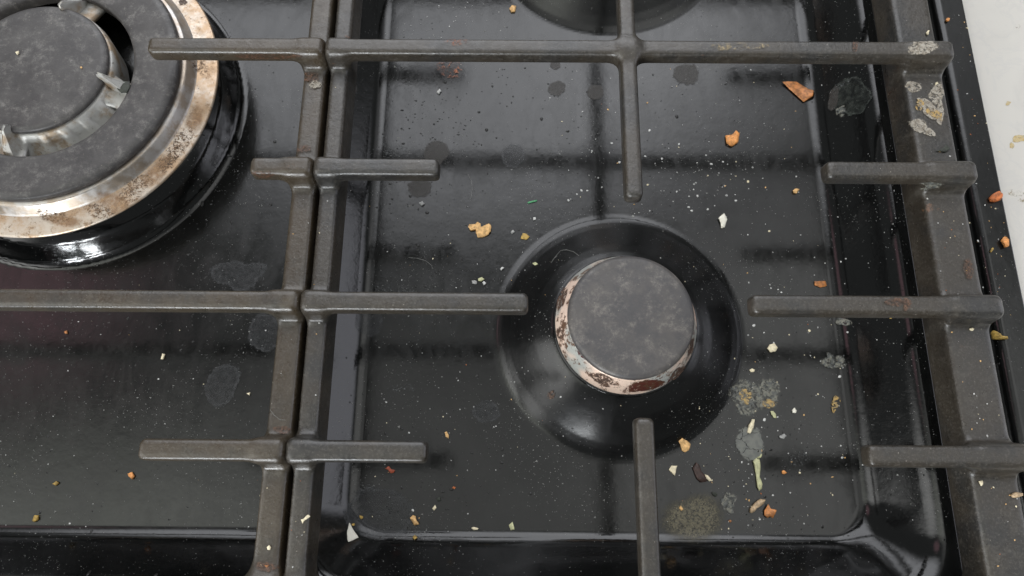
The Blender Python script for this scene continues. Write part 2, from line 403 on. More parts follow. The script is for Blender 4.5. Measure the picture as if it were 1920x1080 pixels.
def build_support(name, x0, x1, parts, necks, mat, label, base):
    h = .07; y0, y1 = -4.9, 36.4
    ax = np.arange(x0-.4, x1+.4, h); ym = ROW[0]
    ay = np.arange(y0, y1, h); az = np.arange(2.6, 5.3, h)
    D = np.full((len(ax), len(ay), len(az)), 9., np.float32)
    who = np.full(D.shape, -1, np.int16); best = np.full(D.shape, 9., np.float32)
    for pi, (nm, b, kw, k) in enumerate(parts):
        pad = 1.1
        ii = np.nonzero((ax > b[0]-pad) & (ax < b[1]+pad))[0]; jj = np.nonzero((ay > b[2]-pad) & (ay < b[3]+pad))[0]
        if not len(ii) or not len(jj): continue
        sl = (slice(ii[0], ii[-1]+1), slice(jj[0], jj[-1]+1), slice(None))
        gx_, gy_, gz_ = np.meshgrid(ax[sl[0]], ay[sl[1]], az, indexing='ij', sparse=True)
        d = sd_bar(gx_, gy_, gz_, *b, **kw).astype(np.float32)
        D[sl] = smin(D[sl], d, k)
        bb = best[sl]; m = d < bb; bb[m] = d[m]; best[sl] = bb
        ww = who[sl]; ww[m] = pi; who[sl] = ww
    V, F, N = surface_net(D, ax[0], ay[0], az[0], h)
    cen = V[F].mean(1); ci = np.round((cen-np.array([ax[0], ay[0], az[0]]))/h).astype(int)
    wf = who[ci[:, 0], ci[:, 1], ci[:, 2]]
    root = empty(name, base, label, 'pan support', 'cast iron pan supports on the hob')
    names = [p[0] for p in parts]
    ids = {}
    for pi in range(len(parts)):
        tgt = necks.get(pi, pi)
        ids.setdefault(tgt, []).append(pi)
    for tgt, ps in ids.items():
        sel = np.isin(wf, ps)
        if not sel.any(): continue
        f = F[sel]; u, inv = np.unique(f, return_inverse=True)
        mesh(names[tgt], V[u], inv.reshape(-1, 4), mat, root, True, N[u])
    return root
def bar(nm, xa, xb, ya, yb, z0=ZF, z1=ZT, k=.38, **kw):
    kw.setdefault('draft', .04)
    return (nm, (xa, xb, ya, yb, z0, z1), kw, k)
HW = .335
def add_row(P, necks, xs, y, tip, nm='finger'):
    """a finger from the rail (xs = rail outer, rail inner) to its tip, with the neck that carries it"""
    lo, hi = min(xs[0], tip), max(xs[0], tip)
    P.append(bar(nm, lo, hi, y-HW, y+HW)); i = len(P)-1
    a, b = min(xs), max(xs)
    P.append(bar('neck', a+.02, b-.02, y-HW+.03, y+HW-.03, 3.4, 4.80, k=.46, draft=.06, rp=.1)); necks[len(P)-1] = i
P = []; necks = {}
RL, RR = (-7.28, -6.60), (16.5, 14.98)
P.append(bar('rail', RL[0], RL[1], -4.3, 36.2, ZR0, ZR1, rp=.3, draft=.06))
P.append(bar('rail', RR[1], RR[0], -4.3, 36.2, ZR0, ZR1, rp=.3, draft=.10, re=.16))
P.append(bar('rail', RL[0], RR[0], -4.3, -3.4, ZR0, ZR1, rp=.3, k=.8, draft=.06))
P.append(bar('rail', RL[0], RR[0], 35.3, 36.2, ZR0, ZR1, rp=.3, k=.8, draft=.06))
P.append(bar('crossbar', RL[0], RR[0], ROW[0]-HW, ROW[0]+HW)); cb = 4
for xs in (RL, RR):
    a, b = min(xs), max(xs)
    P.append(bar('neck', a+.02, b-.02, ROW[0]-HW+.03, ROW[0]+HW-.03, 3.4, 4.80, k=.46, draft=.06, rp=.1)); necks[len(P)-1] = cb
for sgn in (0, 1):
    fy = (lambda y: y) if not sgn else (lambda y: 2*ROW[0]-y)
    for r, tl, tr in ((1, -2.81, 11.16), (2, .42, 8.04), (3, -2.81, 11.32)):
        add_row(P, necks, RL, fy(ROW[r]), tl); add_row(P, necks, RR, fy(ROW[r]), tr)
    a, b = sorted((fy(9.8), fy(ROW[0])))
    P.append(bar('finger', 4.21-.31, 4.21+.31, a, b, k=.45))
    a, b = sorted((fy(2.06), fy(-3.9)))
    P.append(bar('finger', 4.21-.31, 4.21+.31, a, b, k=.45)); i = len(P)-1
    a, b = sorted((fy(-4.2), fy(-3.45)))
    P.append(bar('neck', 4.21-.29, 4.21+.29, a, b, 3.4, 4.80, k=.46, draft=.06, rp=.1)); necks[len(P)-1] = i
build_support('pan_support', RL[0], RR[0], P, necks, M['iron'],
              'grey cast iron pan support over the small burner, right of the narrow seam', (4.6, 15.9, 2.95))
P = []; necks = {}
RL, RR = (-30.7, -29.8), (-7.47, -8.32)
P.append(bar('rail', RR[1], RR[0], -4.0, 35.9, ZR0, ZR1, rp=.4, draft=.06))
P.append(bar('rail', RL[0], RL[1], -4.0, 35.9, ZR0, ZR1, rp=.4, draft=.06))
P.append(bar('rail', RL[0], RR[0], -4.1, -3.16, ZR0, ZR1, rp=.4, k=.9, draft=.04))
P.append(bar('rail', RL[0], RR[0], 35.0, 35.9, ZR0, ZR1, rp=.4, k=.9, draft=.04))
for sgn in (0, 1):
    fy = (lambda y: y) if not sgn else (lambda y: 2*ROW[0]-y)
    rows = [(1, -9.62, -28.6), (3, -12.08, -26.1)]
    if not sgn: rows.append((0, -14.11, -24.1))
    for r, tr, tl in rows:
        add_row(P, necks, RR, fy(ROW[r]), tr); add_row(P, necks, RL, fy(ROW[r]), tl)
    add_row(P, necks, RR, fy(ROW[2]), RL[0], 'crossbar')
build_support('pan_support', RL[0], RR[0], P, necks, M['iron_left'],
              'brownish greasy cast iron pan support around the wide wok burner', (-19.1, 15.9, 2.95))

# ------------------------------------------------------------------ burners
def lathe(name, prof, c, mat, parent, n=128, wob=None):
    v = []; f = []
    for i in range(n):
        a = 2*math.pi*i/n
        for j, (r, z) in enumerate(prof):
            if wob: r, z = wob(a, j, r, z)
            v.append((c[0]+r*math.cos(a), c[1]+r*math.sin(a), z))
    m = len(prof)
    for i in range(n):
        for j in range(m-1):
            a, b = i*m+j, ((i+1) % n)*m+j
            f.append((a, b, b+1, a+1))
    return mesh(name, v, f, mat, parent)
def rnd_prof(pts, r, k=4):
    """round the inner corners of a profile"""
    out = [pts[0]]
    for a, b, c in zip(pts[:-2], pts[1:-1], pts[2:]):
        a, b, c = map(np.array, (a, b, c)); u = a-b; w = c-b
        lu, lw = np.linalg.norm(u), np.linalg.norm(w); q = min(r, lu*.45, lw*.45)
        p0, p1 = b+u/lu*q, b+w/lw*q
        for i in range(k+1):
            t = i/k; out.append(tuple((1-t)**2*p0+2*t*(1-t)*b+t*t*p1))
    out.append(pts[-1]); return out
sb = empty('gas_burner', (4.25, 5.92, 1.5), 'small round gas burner with black cap and burnt copper toned ring', 'gas burner')
sc_c = DISH['small']
lathe('burner_base', rnd_prof([(2.2, 1.2), (2.80, 1.45), (2.80, 1.62), (2.2, 1.70)], .06), sc_c, M['enamel'], sb)
lathe('flame_ring', rnd_prof([(2.0, 1.5), (2.70, 1.62), (2.72, 1.80), (2.50, 2.28), (2.30, 2.66), (1.8, 2.7)], .07), sc_c, M['copper'], sb)
capo = lathe('burner_cap', rnd_prof([(.001, 2.68), (2.20, 2.68), (2.34, 2.80), (2.33, 3.02), (2.18, 3.13), (.001, 3.15)], .10), sc_c, M['cap'], sb)
wb_ = empty('wok_burner', (-19.1, 15.85, 1.5), 'wide wok burner with black ring cap and stained steel ring at the left edge', 'gas burner')
wc_ = (-19.35, 15.85)
lathe('steel_ring', rnd_prof([(5.2, 2.1), (6.76, 2.22), (6.84, 2.32), (6.79, 2.40), (5.90, 2.50), (5.4, 2.46)], .10, 5), wc_, M['steel'], wb_, 192)
lathe('ring_band', rnd_prof([(6.0, 2.485), (5.95, 2.53), (5.73, 2.93), (5.55, 2.96)], .06), wc_, M['shiny'], wb_, 192)
lathe('ring_cap', rnd_prof([(3.74, 2.7), (3.72, 3.16), (3.84, 3.26), (5.36, 3.36), (5.58, 3.26), (5.63, 3.02), (5.4, 2.95), (3.74, 2.7)], .10, 5), wc_, M['cap2'], wb_, 192)
lathe('ring_wall', [(5.4, 2.95), (5.5, 1.6)], wc_, M['hole'], wb_)
lathe('burner_cap', rnd_prof([(.001, 3.30), (2.80, 3.32), (2.90, 3.42), (2.88, 3.56), (2.72, 3.66), (.001, 3.70)], .10, 5), wc_, M['cap2'], wb_, 160)
def crown_w(a, j, r, z):
    d = math.degrees(a) % 360
    full = any(lo < d < hi for lo, hi in ((257, 346), (77, 163)))
    if not full and j >= 4: return 2.97-.04*(j-4), 3.0-.3*(j-4)
    s = max(0, math.sin(a*22))**.5*.10 if j >= 4 else 0
    return r+s, z
lathe('burner_crown', [(1.5, 3.1), (2.7, 3.3), (2.88, 3.32), (2.95, 3.26), (3.0, 3.02), (3.2, 2.72), (3.6, 2.45), (3.85, 2.2), (3.95, 1.8)], wc_, M['alu'], wb_, 352, crown_w)
for i in range(22):
    a = 2*math.pi*(i+.25)/22
    if (i % 2) or not any(lo < math.degrees(a) % 360 < hi for lo, hi in ((262, 340), (82, 158))): continue
    r0 = 2.93; c0 = np.array([wc_[0]+r0*math.cos(a), wc_[1]+r0*math.sin(a), 3.08])
    nrm = np.array([math.cos(a)*.75, math.sin(a)*.75, .66]); tg = np.array([-math.sin(a), math.cos(a), 0]); up = np.cross(nrm, tg)
    v = [c0+nrm*(.02 if k < 12 else -.05)+(tg*math.cos(t)+up*math.sin(t))*.062 for k in range(24) for t in [2*math.pi*(k % 12)/12]]
    f = [tuple(range(12))]+[(k, (k+1) % 12, 12+(k+1) % 12, 12+k) for k in range(12)]
    mesh('flame_port', v, f, M['hole'], wb_)  # solid disc, the hole's inner darkness is painted on it
for sa in (-14, -103, 72, 163):
    a = math.radians(sa); u = np.array([math.cos(a), math.sin(a)]); w = np.array([-u[1], u[0]])
    def pt(r, s, z): return (wc_[0]+u[0]*r+w[0]*s, wc_[1]+u[1]*r+w[1]*s, z)
    # bridge plate from crown to ring, sagging slightly in its middle
    v = []; f = []
    rs_ = [2.75, 2.95, 3.2, 3.5, 3.85, 4.1]; zz_ = [3.22, 3.14, 2.98, 2.92, 2.95, 2.9]; ws_ = [.70, .66, .60, .62, .74, .9]
    for r_, z_, w_ in zip(rs_, zz_, ws_):
        for q in np.linspace(-1, 1, 9): v.append(pt(r_, q*w_, z_-.10*q**4))
        for q in np.linspace(1, -1, 9): v.append(pt(r_, q*w_, z_-.25))
    for i in range(5):
        for j in range(18): f.append((i*18+j, i*18+(j+1) % 18, (i+1)*18+(j+1) % 18, (i+1)*18+j))
    br = mesh('bridge', v, f, M['alu'], wb_)
    # pointed fin standing on the bridge
    pr = [(2.72, 3.70), (2.80, 3.84), (2.98, 3.82), (3.62, 3.16), (3.80, 2.92), (2.80, 3.0)]
    v = [pt(r_, s_*(.05 if k < 3 else .17)+.22, z_) for s_ in (-1, 1) for k, (r_, z_) in enumerate(pr)]
    f = [tuple(range(6)), tuple(range(11, 5, -1))]+[(k, (k+1) % 6, 6+(k+1) % 6, 6+k) for k in range(6)]
    fo = mesh('fin', v, f, M['alu'], wb_, False)
    bv = fo.modifiers.new('bevel', 'BEVEL'); bv.width = .0004; bv.segments = 2
rb = empty('gas_burner', (4.2, 26.1, 1.5), 'round gas burner of the rear well, its dish edge showing at the top', 'gas burner')
lathe('flame_ring', rnd_prof([(2.0, 1.3), (2.90, 1.5), (2.92, 1.80), (2.60, 2.28), (2.50, 2.66), (1.8, 2.7)], .07), DISH['rear'], M['copper'], rb)
lathe('burner_cap', rnd_prof([(.001, 2.68), (2.40, 2.68), (2.54, 2.80), (2.53, 3.02), (2.38, 3.13), (.001, 3.15)], .10), DISH['rear'], M['cap'], rb)
# ------------------------------------------------------------------ placing small things on what the photograph shows them lying on
def hobpt(px, py):
    z = 0.
    for _ in range(12):
        x, y = at(px, py, z); z = z*.3+.7*max(0., float(H(min(x, 19.4), y)))
    return np.array([x, y, z])
bpy.context.view_layer.update()
DG = bpy.context.evaluated_depsgraph_get()
def hitpt(px, py):
    d = MC @ np.array([(px-960)/1280., (540-py)/1280., -1.]); d = Vector(d).normalized()
    ok, loc, nrm, *_ = sc.ray_cast(DG, Vector(CAM*S), d)
    return np.array(loc)/S, np.array(nrm)
def onpt(on, px, py):
    if on == 'hob': return hobpt(px, py)
    return hitpt(px, py)[0]
def blob(cx, cy, rx, ry, n=28, rough=.12, seed=0, rot=0.):
    r_ = random.Random(seed); ph = [r_.uniform(0, 6.28) for _ in range(5)]
    out = []
    for i in range(n):
        a = 2*math.pi*i/n
        k = 1+rough*sum(math.sin((j+2)*a+ph[j])/(j+1.3) for j in range(5))
        x, y = rx*k*math.cos(a), ry*k*math.sin(a)
        out.append((cx+x*math.cos(rot)-y*math.sin(rot), cy+x*math.sin(rot)+y*math.cos(rot)))
    return out
def patch(name, outline, mat, on='hob', lift=.012, label=None, rings=7, parent=hob):
    """a thin film lying on a surface, as a part of what it has dried onto"""
    cx = sum(p[0] for p in outline)/len(outline); cy = sum(p[1] for p in outline)/len(outline)
    v = []; e = []; f = []; n = len(outline); z0 = onpt(on, cx, cy)[2]
    for k in range(1, rings+1):
        t = k/rings
        for i_, p in enumerate(outline):
            q = onpt(on, cx+(p[0]-cx)*t, cy+(p[1]-cy)*t)
            if on == 'hit' and abs(q[2]-z0) > .4:          # past the edge of the bar: stay at the last point on it
                q = v[-n]-np.array([0, 0, lift]) if k > 1 else onpt(on, cx, cy)
            v.append(q+np.array([0, 0, lift])); e.append(1-t)
    v.append(onpt(on, cx, cy)+np.array([0, 0, lift])); e.append(1.); c = len(v)-1
    for i in range(n):
        f.append((c, i, (i+1) % n))
        for k in range(rings-1):
            f.append((k*n+i, (k+1)*n+i, (k+1)*n+(i+1) % n, k*n+(i+1) % n))
    o = mesh(name, v, f, mat, parent)
    # make all faces look upwards
    me = o.data
    if sum(p.normal.z*p.area for p in me.polygons) < 0: me.flip_normals()
    at_ = me.attributes.new('edge', 'FLOAT', 'POINT'); at_.data.foreach_set('value', e)
    if label: o['label'] = label
    return o
SM = {
 'film': stain_mat('dried_water_film', (.060, .062, .065), .66, 4, .34, .010, .30, (.030, .032, .034), 1.0, .42, .40),
 'wet': stain_mat('wall_film', (.040, .045, .040), .58, 2.4, .20, .03, .18, (.014, .016, .015), .6, .75, .8),
 'ring': stain_mat('brown_grease_spot', (.052, .048, .044), .85, 3, .55, .006, .25, (.040, .036, .032), .4, .7, .12),
 'olive': stain_mat('olive_grainy_stain', (.155, .138, .088), .70, 12, .5, .03, .24, (.050, .046, .034), .5, .85, 0., .45),
 'foam': stain_mat('pale_dried_foam', (.21, .205, .17), .54, 5, .6, .03, .10, (.09, .095, .09), .8, .9),
 'paste': stain_mat('cracked_pale_paste', (.165, .168, .15), .86, 3.2, .65, .04, .03, (.125, .13, .12), .8, 1., 0., .16, 1.9),
 'ochre': stain_mat('ochre_spill', (.46, .30, .10), .50, 6, .55, .04, .06, (.34, .25, .12), 1.0, 1.),
 'dough': stain_mat('dried_dough', (.36, .33, .28), .56, 5.5, .7, .06, .05, (.22, .19, .15), 1.6, 1.),
 'rust': stain_mat('rust_spot', (.135, .07, .04), .50, 9, .5, .02, .14, (.07, .040, .027), .6, .9),
 'redrust': stain_mat('orange_residue', (.42, .12, .03), .42, 5, .35, .04, .10, (.10, .035, .02), 1.2, .9),
 'smear': stain_mat('ochre_smear', (.50, .36, .14), .60, 5, .5, .01, .10, (.55, .45, .26), 1.2, .95),
 'grime': stain_mat('yellow_grime', (.42, .32, .17), .42, 4, .6, .02, .12, (.30, .24, .14), 1.0, .8),
 'scum': stain_mat('grey_scum', (.11, .115, .115), .42, 7, .5, .02, .07, (.06, .065, .066), 2.0, .85),
}
for i, (x, y, rx, ry, ro, m, rg, lb) in enumerate([
    (447, 516, 40, 34, 0, 'film', .30, 'pale star shaped water mark left of the seam'), (497, 624, 30, 38, 0, 'film', .08, None),
    (416, 722, 31, 41, .35, 'film', .10, None), (692, 602, 27, 28, 0, 'film', .06, None), (712, 962, 62, 52, .2, 'film', .08, 'large faint water mark in the front corner of the well'),
    (912, 772, 24, 22, 0, 'film', .10, None), (962, 292, 22, 22, 0, 'film', .05, None),
    (818, 286, 25, 23, 0, 'ring', .05, None), (787, 352, 23, 19, 0, 'ring', .05, None), (1044, 166, 17, 15, 0, 'ring', .07, None),
    (1116, 173, 16, 15, 0, 'ring', .05, None), (1287, 139, 24, 21, 0, 'ring', .05, None), (1041, 121, 10, 10, 0, 'ring', .05, None), (662, 171, 8, 13, .4, 'ring', .05, None),
    (1300, 972, 66, 50, .12, 'olive', .10, 'large olive brown grainy stain beside the front finger'),
    (1402, 745, 34, 36, .5, 'foam', .14, None), (1437, 738, 28, 28, 0, 'foam', .12, None),
    (1406, 832, 29, 33, 0, 'paste', .09, 'cracked pale grey stain'), (1398, 742, 11, 16, .3, 'ochre', .25, None), (1441, 757, 13, 9, -.3, 'ochre', .2, None),
    (1366, 942, 17, 17, .6, 'foam', .25, None), (1594, 182, 42, 32, -.25, 'wet', .10, 'dark translucent smear on the side wall'), (1562, 186, 9, 26, .15, 'ring', .10, None), (1578, 160, 36, 5, -.5, 'scum', .2, None),
    (1576, 210, 11, 10, 0, 'foam', .2, None), (1580, 604, 15, 8, 0, 'foam', .2, None), (1562, 678, 22, 14, .5, 'foam', .3, None), (1566, 756, 9, 14, 0, 'ochre', .3, None),
    (843, 126, 23, 24, 0, 'redrust', .16, 'glossy orange brown residue under the long crossbar'), (1060, 742, 1, 1, 0, 'ring', 0, None),
    (1033, 741, 8, 8, 0, 'rust', .15, None), (690, 915, 20, 10, .5, 'scum', .25, None), (785, 998, 22, 12, 0, 'scum', .3, None), (752, 727, 24, 10, 0, 'scum', .3, None),
    (735, 560, 60, 26, .1, 'scum', .2, None), (740, 282, 28, 14, .1, 'scum', .3, None), (970, 560, 1, 1, 0, 'ring', 0, None), (1500, 860, 20, 16, 0, 'scum', .3, None)]):
    if rx < 3: continue
    nm = {'wet': 'dried_film', 'film': 'water_mark', 'ring': 'grease_spot', 'olive': 'dried_stain', 'foam': 'foam_mark', 'paste': 'dried_stain', 'ochre': 'sauce_spot', 'scum': 'grease_smear', 'redrust': 'residue', 'rust': 'rust_spot'}[m]
    patch(nm, blob(x, y, rx*1.12, ry*1.12, 30, rg, i+3, ro), SM[m], label=lb, lift=.010+.0015*i)
sup = [o for o in bpy.data.objects if o.name.startswith('pan_support')]
right = [o for o in sup if o.location.x > 0][0]; left = [o for o in sup if o.location.x < 0][0]
for i, (x, y, rx, ry, ro, m, p) in enumerate([
    (1729, 88, 28, 17, .1, 'dough', right), (1712, 163, 15, 12, .2, 'dough', right), (1757, 175, 15, 22, .7, 'dough', right),
    (1735, 192, 18, 6, .5, 'dough', right), (1762, 212, 8, 24, .1, 'dough', right), (1740, 248, 14, 8, .2, 'dough', right), (1744, 208, 28, 13, .35, 'dough', right), (1722, 236, 17, 15, 0, 'dough', right), (1724, 197, 9, 11, 0, 'ochre', right), (1752, 214, 18, 9, .5, 'ochre', right),
    (856, 78, 20, 10, 0, 'redrust', right), (1603, 86, 6, 13, 0, 'rust', right), (651, 71, 6, 4, 0, 'rust', right), (1385, 88, 60, 8, 0, 'grime', right),
    (1680, 566, 22, 9, 0, 'rust', right), (1700, 572, 8, 12, 0, 'rust', right), (1815, 505, 10, 22, 0, 'rust', right), (1180, 500, 1, 1, 0, 'rust', right),
    (582, 146, 20, 9, 0, 'rust', left), (592, 160, 14, 7, 0, 'dough', left), (500, 1062, 26, 9, 0, 'rust', left), (566, 280, 18, 8, 0, 'rust', left), (530, 806, 18, 8, 0, 'rust', left),
    (505, 108, 60, 6, 0, 'rust', left), (495, 328, 24, 7, 0, 'rust', left), (1735, 350, 28, 8, 0, 'foam', right)]):
    if rx < 3: continue
    patch('dried_splash' if m in ('dough', 'ochre', 'grime', 'foam') else 'rust_spot', blob(x, y, rx*1.1, ry*1.1, 30, .16, i+50, ro), SM[m], on='hit', lift=.014+.002*i, parent=p,
          label='thick grey dried dough on the finger end' if i == 0 else None)
SM['scorch'] = stain_mat('scorched_specks', (.20, .115, .055), .47, 10, .6, .02, .06, (.05, .03, .018), .8, .9, 0., .3)
SM['scorch_soft'] = stain_mat('scorched_tan', (.36, .22, .11), .62, 4, .55, .01, .20, (.25, .14, .07), .8, .6, 0., .5)
SM['char'] = stain_mat('charred_red', (.085, .018, .012), .60, 5, .45, .04, .06, (.10, .045, .025), .8, .95)
SM['char2'] = stain_mat('charred_brown', (.13, .075, .05), .55, 6, .6, .03, .05, (.06, .035, .025), .8, .95)
for i, (x, y, rx, ry, ro, m, p) in enumerate([
    (365, 225, 34, 24, 1.15, 'scorch_soft', wb_), (345, 270, 40, 24, 1.0, 'scorch', wb_), (300, 325, 46, 26, .8, 'scorch_soft', wb_), (322, 300, 40, 20, .9, 'scorch', wb_),
    (255, 360, 48, 26, .6, 'scorch', wb_), (215, 385, 50, 24, -.45, 'scorch_soft', wb_), (190, 398, 46, 18, -.4, 'scorch', wb_), (100, 405, 40, 16, -.1, 'scorch', wb_), (120, 415, 44, 16, -.1, 'scorch_soft', wb_),
    (375, 120, 18, 30, .2, 'scorch', wb_), (343, 4, 10, 7, 0, 'char2', wb_),
    (1210, 724, 48, 12, -.12, 'char', sb), (1130, 712, 30, 13, .5, 'char2', sb), (1270, 700, 22, 9, -.8, 'char2', sb), (1053, 560, 9, 30, .25, 'char2', sb), (1050, 625, 9, 14, 0, 'char2', sb), (1295, 650, 5, 24, .3, 'char2', sb)]):
    if p is wb_ and 200 < x < 400 and y > 200:                       # keep the belts on the ring itself: radius 6.35 from its axis
        x_, y_ = at(x, y, 2.47); d_ = math.hypot(x_-wc_[0], y_-wc_[1]); k_ = 6.38/d_
        q_ = (np.array([wc_[0]+(x_-wc_[0])*k_, wc_[1]+(y_-wc_[1])*k_, 2.47])-CAM)@MC; x, y = 960+1280*q_[0]/-q_[2], 540-1280*q_[1]/-q_[2]
    patch('scorch_mark', blob(x, y, rx, ry*.9, 30, .14, i+130, -ro if p is wb_ else ro), SM[m], on='hit', lift=.010+.0012*i, parent=p)
# marks on the counter and the grime line along the hob edge
tops = [o for o in bpy.data.objects if o.name.startswith('countertop')]
for i, (x, y, rx, ry, ro, m) in enumerate([(1911, 260, 14, 9, -.2, 'smear'), (1897, 273, 5, 7, 0, 'smear'), (1909, 51, 7, 4, -.8, 'grime'), (1904, 50, 5, 5, 0, 'grime'), (1890, 194, 6, 4, -.3, 'smear'), (1903, 362, 22, 7, .2, 'grime'), (1916, 375, 9, 5, 0, 'grime')]):
    patch('counter_mark', blob(x, y, rx, ry, 20, .2, i+90, ro), SM[m], on='hit', lift=.01+.002*i, parent=tops[0])
v = []; f = []; e = []
ys = np.arange(-3, 26, .12)
for i, y in enumerate(ys):
    w = .05+.07*abs(math.sin(y*2.1)+math.sin(y*5.3+1)*.6)*.5
    v += [(19.72, y, 1.462), (19.72+w*.5, y, 1.475), (19.72+w*1.6, y, 1.462)]; e += [.8, 1, .0]
for i in range(len(ys)-1):
    for j in (0, 1): f.append((i*3+j, i*3+j+1, (i+1)*3+j+1, (i+1)*3+j))
o = mesh('grime_line', v, f, SM['grime'], hob); a_ = o.data.attributes.new('edge', 'FLOAT', 'POINT'); a_.data.foreach_set('value', e)

# ------------------------------------------------------------------ crumbs and flakes
FM = {k: flat_mat(k, c, v_, r_, s_) for k, (c, v_, r_, s_) in {
 'orange_food': ((.80, .34, .10), .40, .55, 7), 'tan_food': ((.78, .48, .20), .40, .6, 8), 'cream_food': ((.80, .71, .50), .22, .6, 8),
 'white_food': ((.62, .62, .60), .15, .6, 8), 'shell_white': ((.86, .83, .72), .05, .5, 4), 'onion_brown': ((.55, .22, .07), .5, .45, 5), 'red_food': ((.34, .07, .03), .45, .5, 6),
 'mustard_food': ((.46, .30, .07), .45, .55, 8), 'dark_brown_food': ((.045, .022, .016), .5, .5, 7), 'green_fibre': ((.10, .36, .17), .2, .5, 6), 'red_orange_food': ((.62, .18, .05), .5, .6, 8),
 'grey_crumb': ((.36, .36, .35), .25, .6, 8), 'seed': ((.50, .36, .22), .4, .55, 9), 'dust_grey': ((.29, .29, .275), .2, .8, 8), 'herb': ((.03, .035, .025), .4, .6, 8), 'stringy': ((.52, .52, .30), .25, .55, 7)}.items()}
def tidy(pts): return pts
def flake(name, outline, mat, label, cat='crumb', th=.05, curl=.04, on='hob', group=None, seed=0):
    """a thin food flake: outline in picture pixels, set down on its surface with its own thickness and curl"""
    r_ = random.Random(seed*17+len(outline))
    cx = sum(p[0] for p in outline)/len(outline); cy = sum(p[1] for p in outline)/len(outline)
    # refine the outline
    o2 = []
    for i, p in enumerate(outline):
        q = outline[(i+1) % len(outline)]
        for t in (0, .34, .67):
            o2.append((p[0]+(q[0]-p[0])*t+r_.uniform(-.5, .5)*(t > 0), p[1]+(q[1]-p[1])*t+r_.uniform(-.5, .5)*(t > 0)))
    n = len(o2); v = []; f = []
    base = onpt(on, cx, cy)
    def hh(q): return curl*(abs(math.sin(q[0]*2.3+seed)*math.cos(q[1]*2.9+seed*.7)))*1.4
    layers = []
    for (t, zo) in ((.97, 0.), (1.0, .5), (.90, 1.), (.5, 1.12)):
        lay = []
        for p in o2:
            q = onpt(on, cx+(p[0]-cx)*t, cy+(p[1]-cy)*t) if on == 'hob' else np.array([*at(cx+(p[0]-cx)*t, cy+(p[1]-cy)*t, base[2]), base[2]])
            lay.append(len(v)); v.append((q[0], q[1], q[2]+.012+th*zo+hh(q)+r_.uniform(-.12, .12)*th))
        layers.append(lay)
    for a, b in zip(layers[:-1], layers[1:]):
        for i in range(n): f.append((a[i], a[(i+1) % n], b[(i+1) % n], b[i]))
    v.append((base[0], base[1], base[2]+.012+th*1.15+hh(base))); c = len(v)-1
    v.append((base[0], base[1], base[2]+.010)); d = len(v)-1
    for i in range(n):
        f.append((layers[-1][i], layers[-1][(i+1) % n], c)); f.append((layers[0][(i+1) % n], layers[0][i], d))
    vv = np.array(v)-base
    o = mesh(name, vv, f, FM[mat], None); o.location = base*S
    me = o.data
    if me.polygons and sum(p.normal.z*p.area for p in me.polygons if p.index % 2 == 0) < 0: me.flip_normals()
    return tag(o, label, cat, group)
def z2(src, pts, k):   # points read in an enlarged view: origin and scale
    return [(src[0]+p[0]*k, src[1]+p[1]*k) for p in pts]
# curled flakes and chips traced one by one
flake('food_flake', z2((860, 340), [(88, 425), (100, 402), (150, 398), (178, 378), (203, 400), (205, 428), (235, 432), (268, 425), (280, 402), (302, 425), (298, 470), (262, 505), (215, 520), (175, 520), (158, 480), (162, 440), (130, 435), (112, 460)], .2037), 'tan_food', 'curled orange tan flake lying alone left of the small burner dish', 'food flake', .08, .10, seed=1)
flake('onion_skin', z2((1220, 0), [(490, 312), (545, 308), (608, 345), (602, 368), (572, 386)], .5), 'onion_brown', 'wedge shaped brown onion skin below the long crossbar, near the side wall', 'onion skin', .035, .10, seed=2)
flake('food_flake', z2((1220, 0), [(278, 512), (300, 510), (318, 492), (332, 502), (326, 538), (302, 552), (282, 542)], .5), 'orange_food', 'thick orange chunk on the enamel above the burner, between two fingers', 'food flake', .12, .05, seed=3)
flake('food_flake', z2((1220, 0), [(251, 822), (274, 801), (286, 825), (276, 855), (262, 858), (260, 838)], .5), 'shell_white', 'diamond shaped ivory flake above the right side of the burner dish', 'food flake', .05, .06, seed=4)
flake('food_flake', z2((1220, 520), [(590, 15), (630, 14), (636, 32), (612, 38), (592, 30)], .5185), 'onion_brown', 'small flat brown flake just above the right middle finger', 'food flake', .05, .04, seed=5)
flake('food_flake', z2((1220, 520), [(428, 244), (446, 240), (458, 256), (448, 270), (430, 272), (418, 258)], .5185), 'cream_food', 'pale square chip under the tip of the right middle finger', 'food flake', .09, .03, seed=6)
flake('food_flake', z2((1200, 780), [(322, 212), (352, 186), (390, 208), (420, 240), (408, 290), (376, 308), (350, 290), (340, 250)], .2222), 'tan_food', 'ragged tan flake on the lower right rim of the burner dish', 'food flake', .09, .06, seed=7)
flake('food_flake', z2((1200, 780), [(240, 455), (262, 418), (312, 420), (300, 465), (292, 508), (268, 482)], .2222), 'cream_food', 'cream angular chip between the front finger and a dark curl', 'food flake', .06, .06, seed=8)
flake('food_curl', z2((1200, 780), [(440, 440), (470, 392), (500, 420), (508, 460), (540, 500), (560, 550), (510, 562), (475, 530), (455, 480)], .2222), 'dark_brown_food', 'dark brown curled peel among pale chips', 'food flake', .10, .07, seed=9)
flake('food_flake', z2((1200, 780), [(543, 490), (570, 500), (606, 545), (580, 552), (556, 528)], .2222), 'cream_food', 'slim cream sliver touching the dark brown curl', 'food flake', .06, .03, seed=10)
flake('rice_grain', z2((1200, 780), [(900, 140), (912, 80), (940, 28), (962, 28), (955, 80), (925, 150)], .2222), 'cream_food', 'upright pale grain lying on the cracked grey stain', 'grain', .14, .0, seed=11)
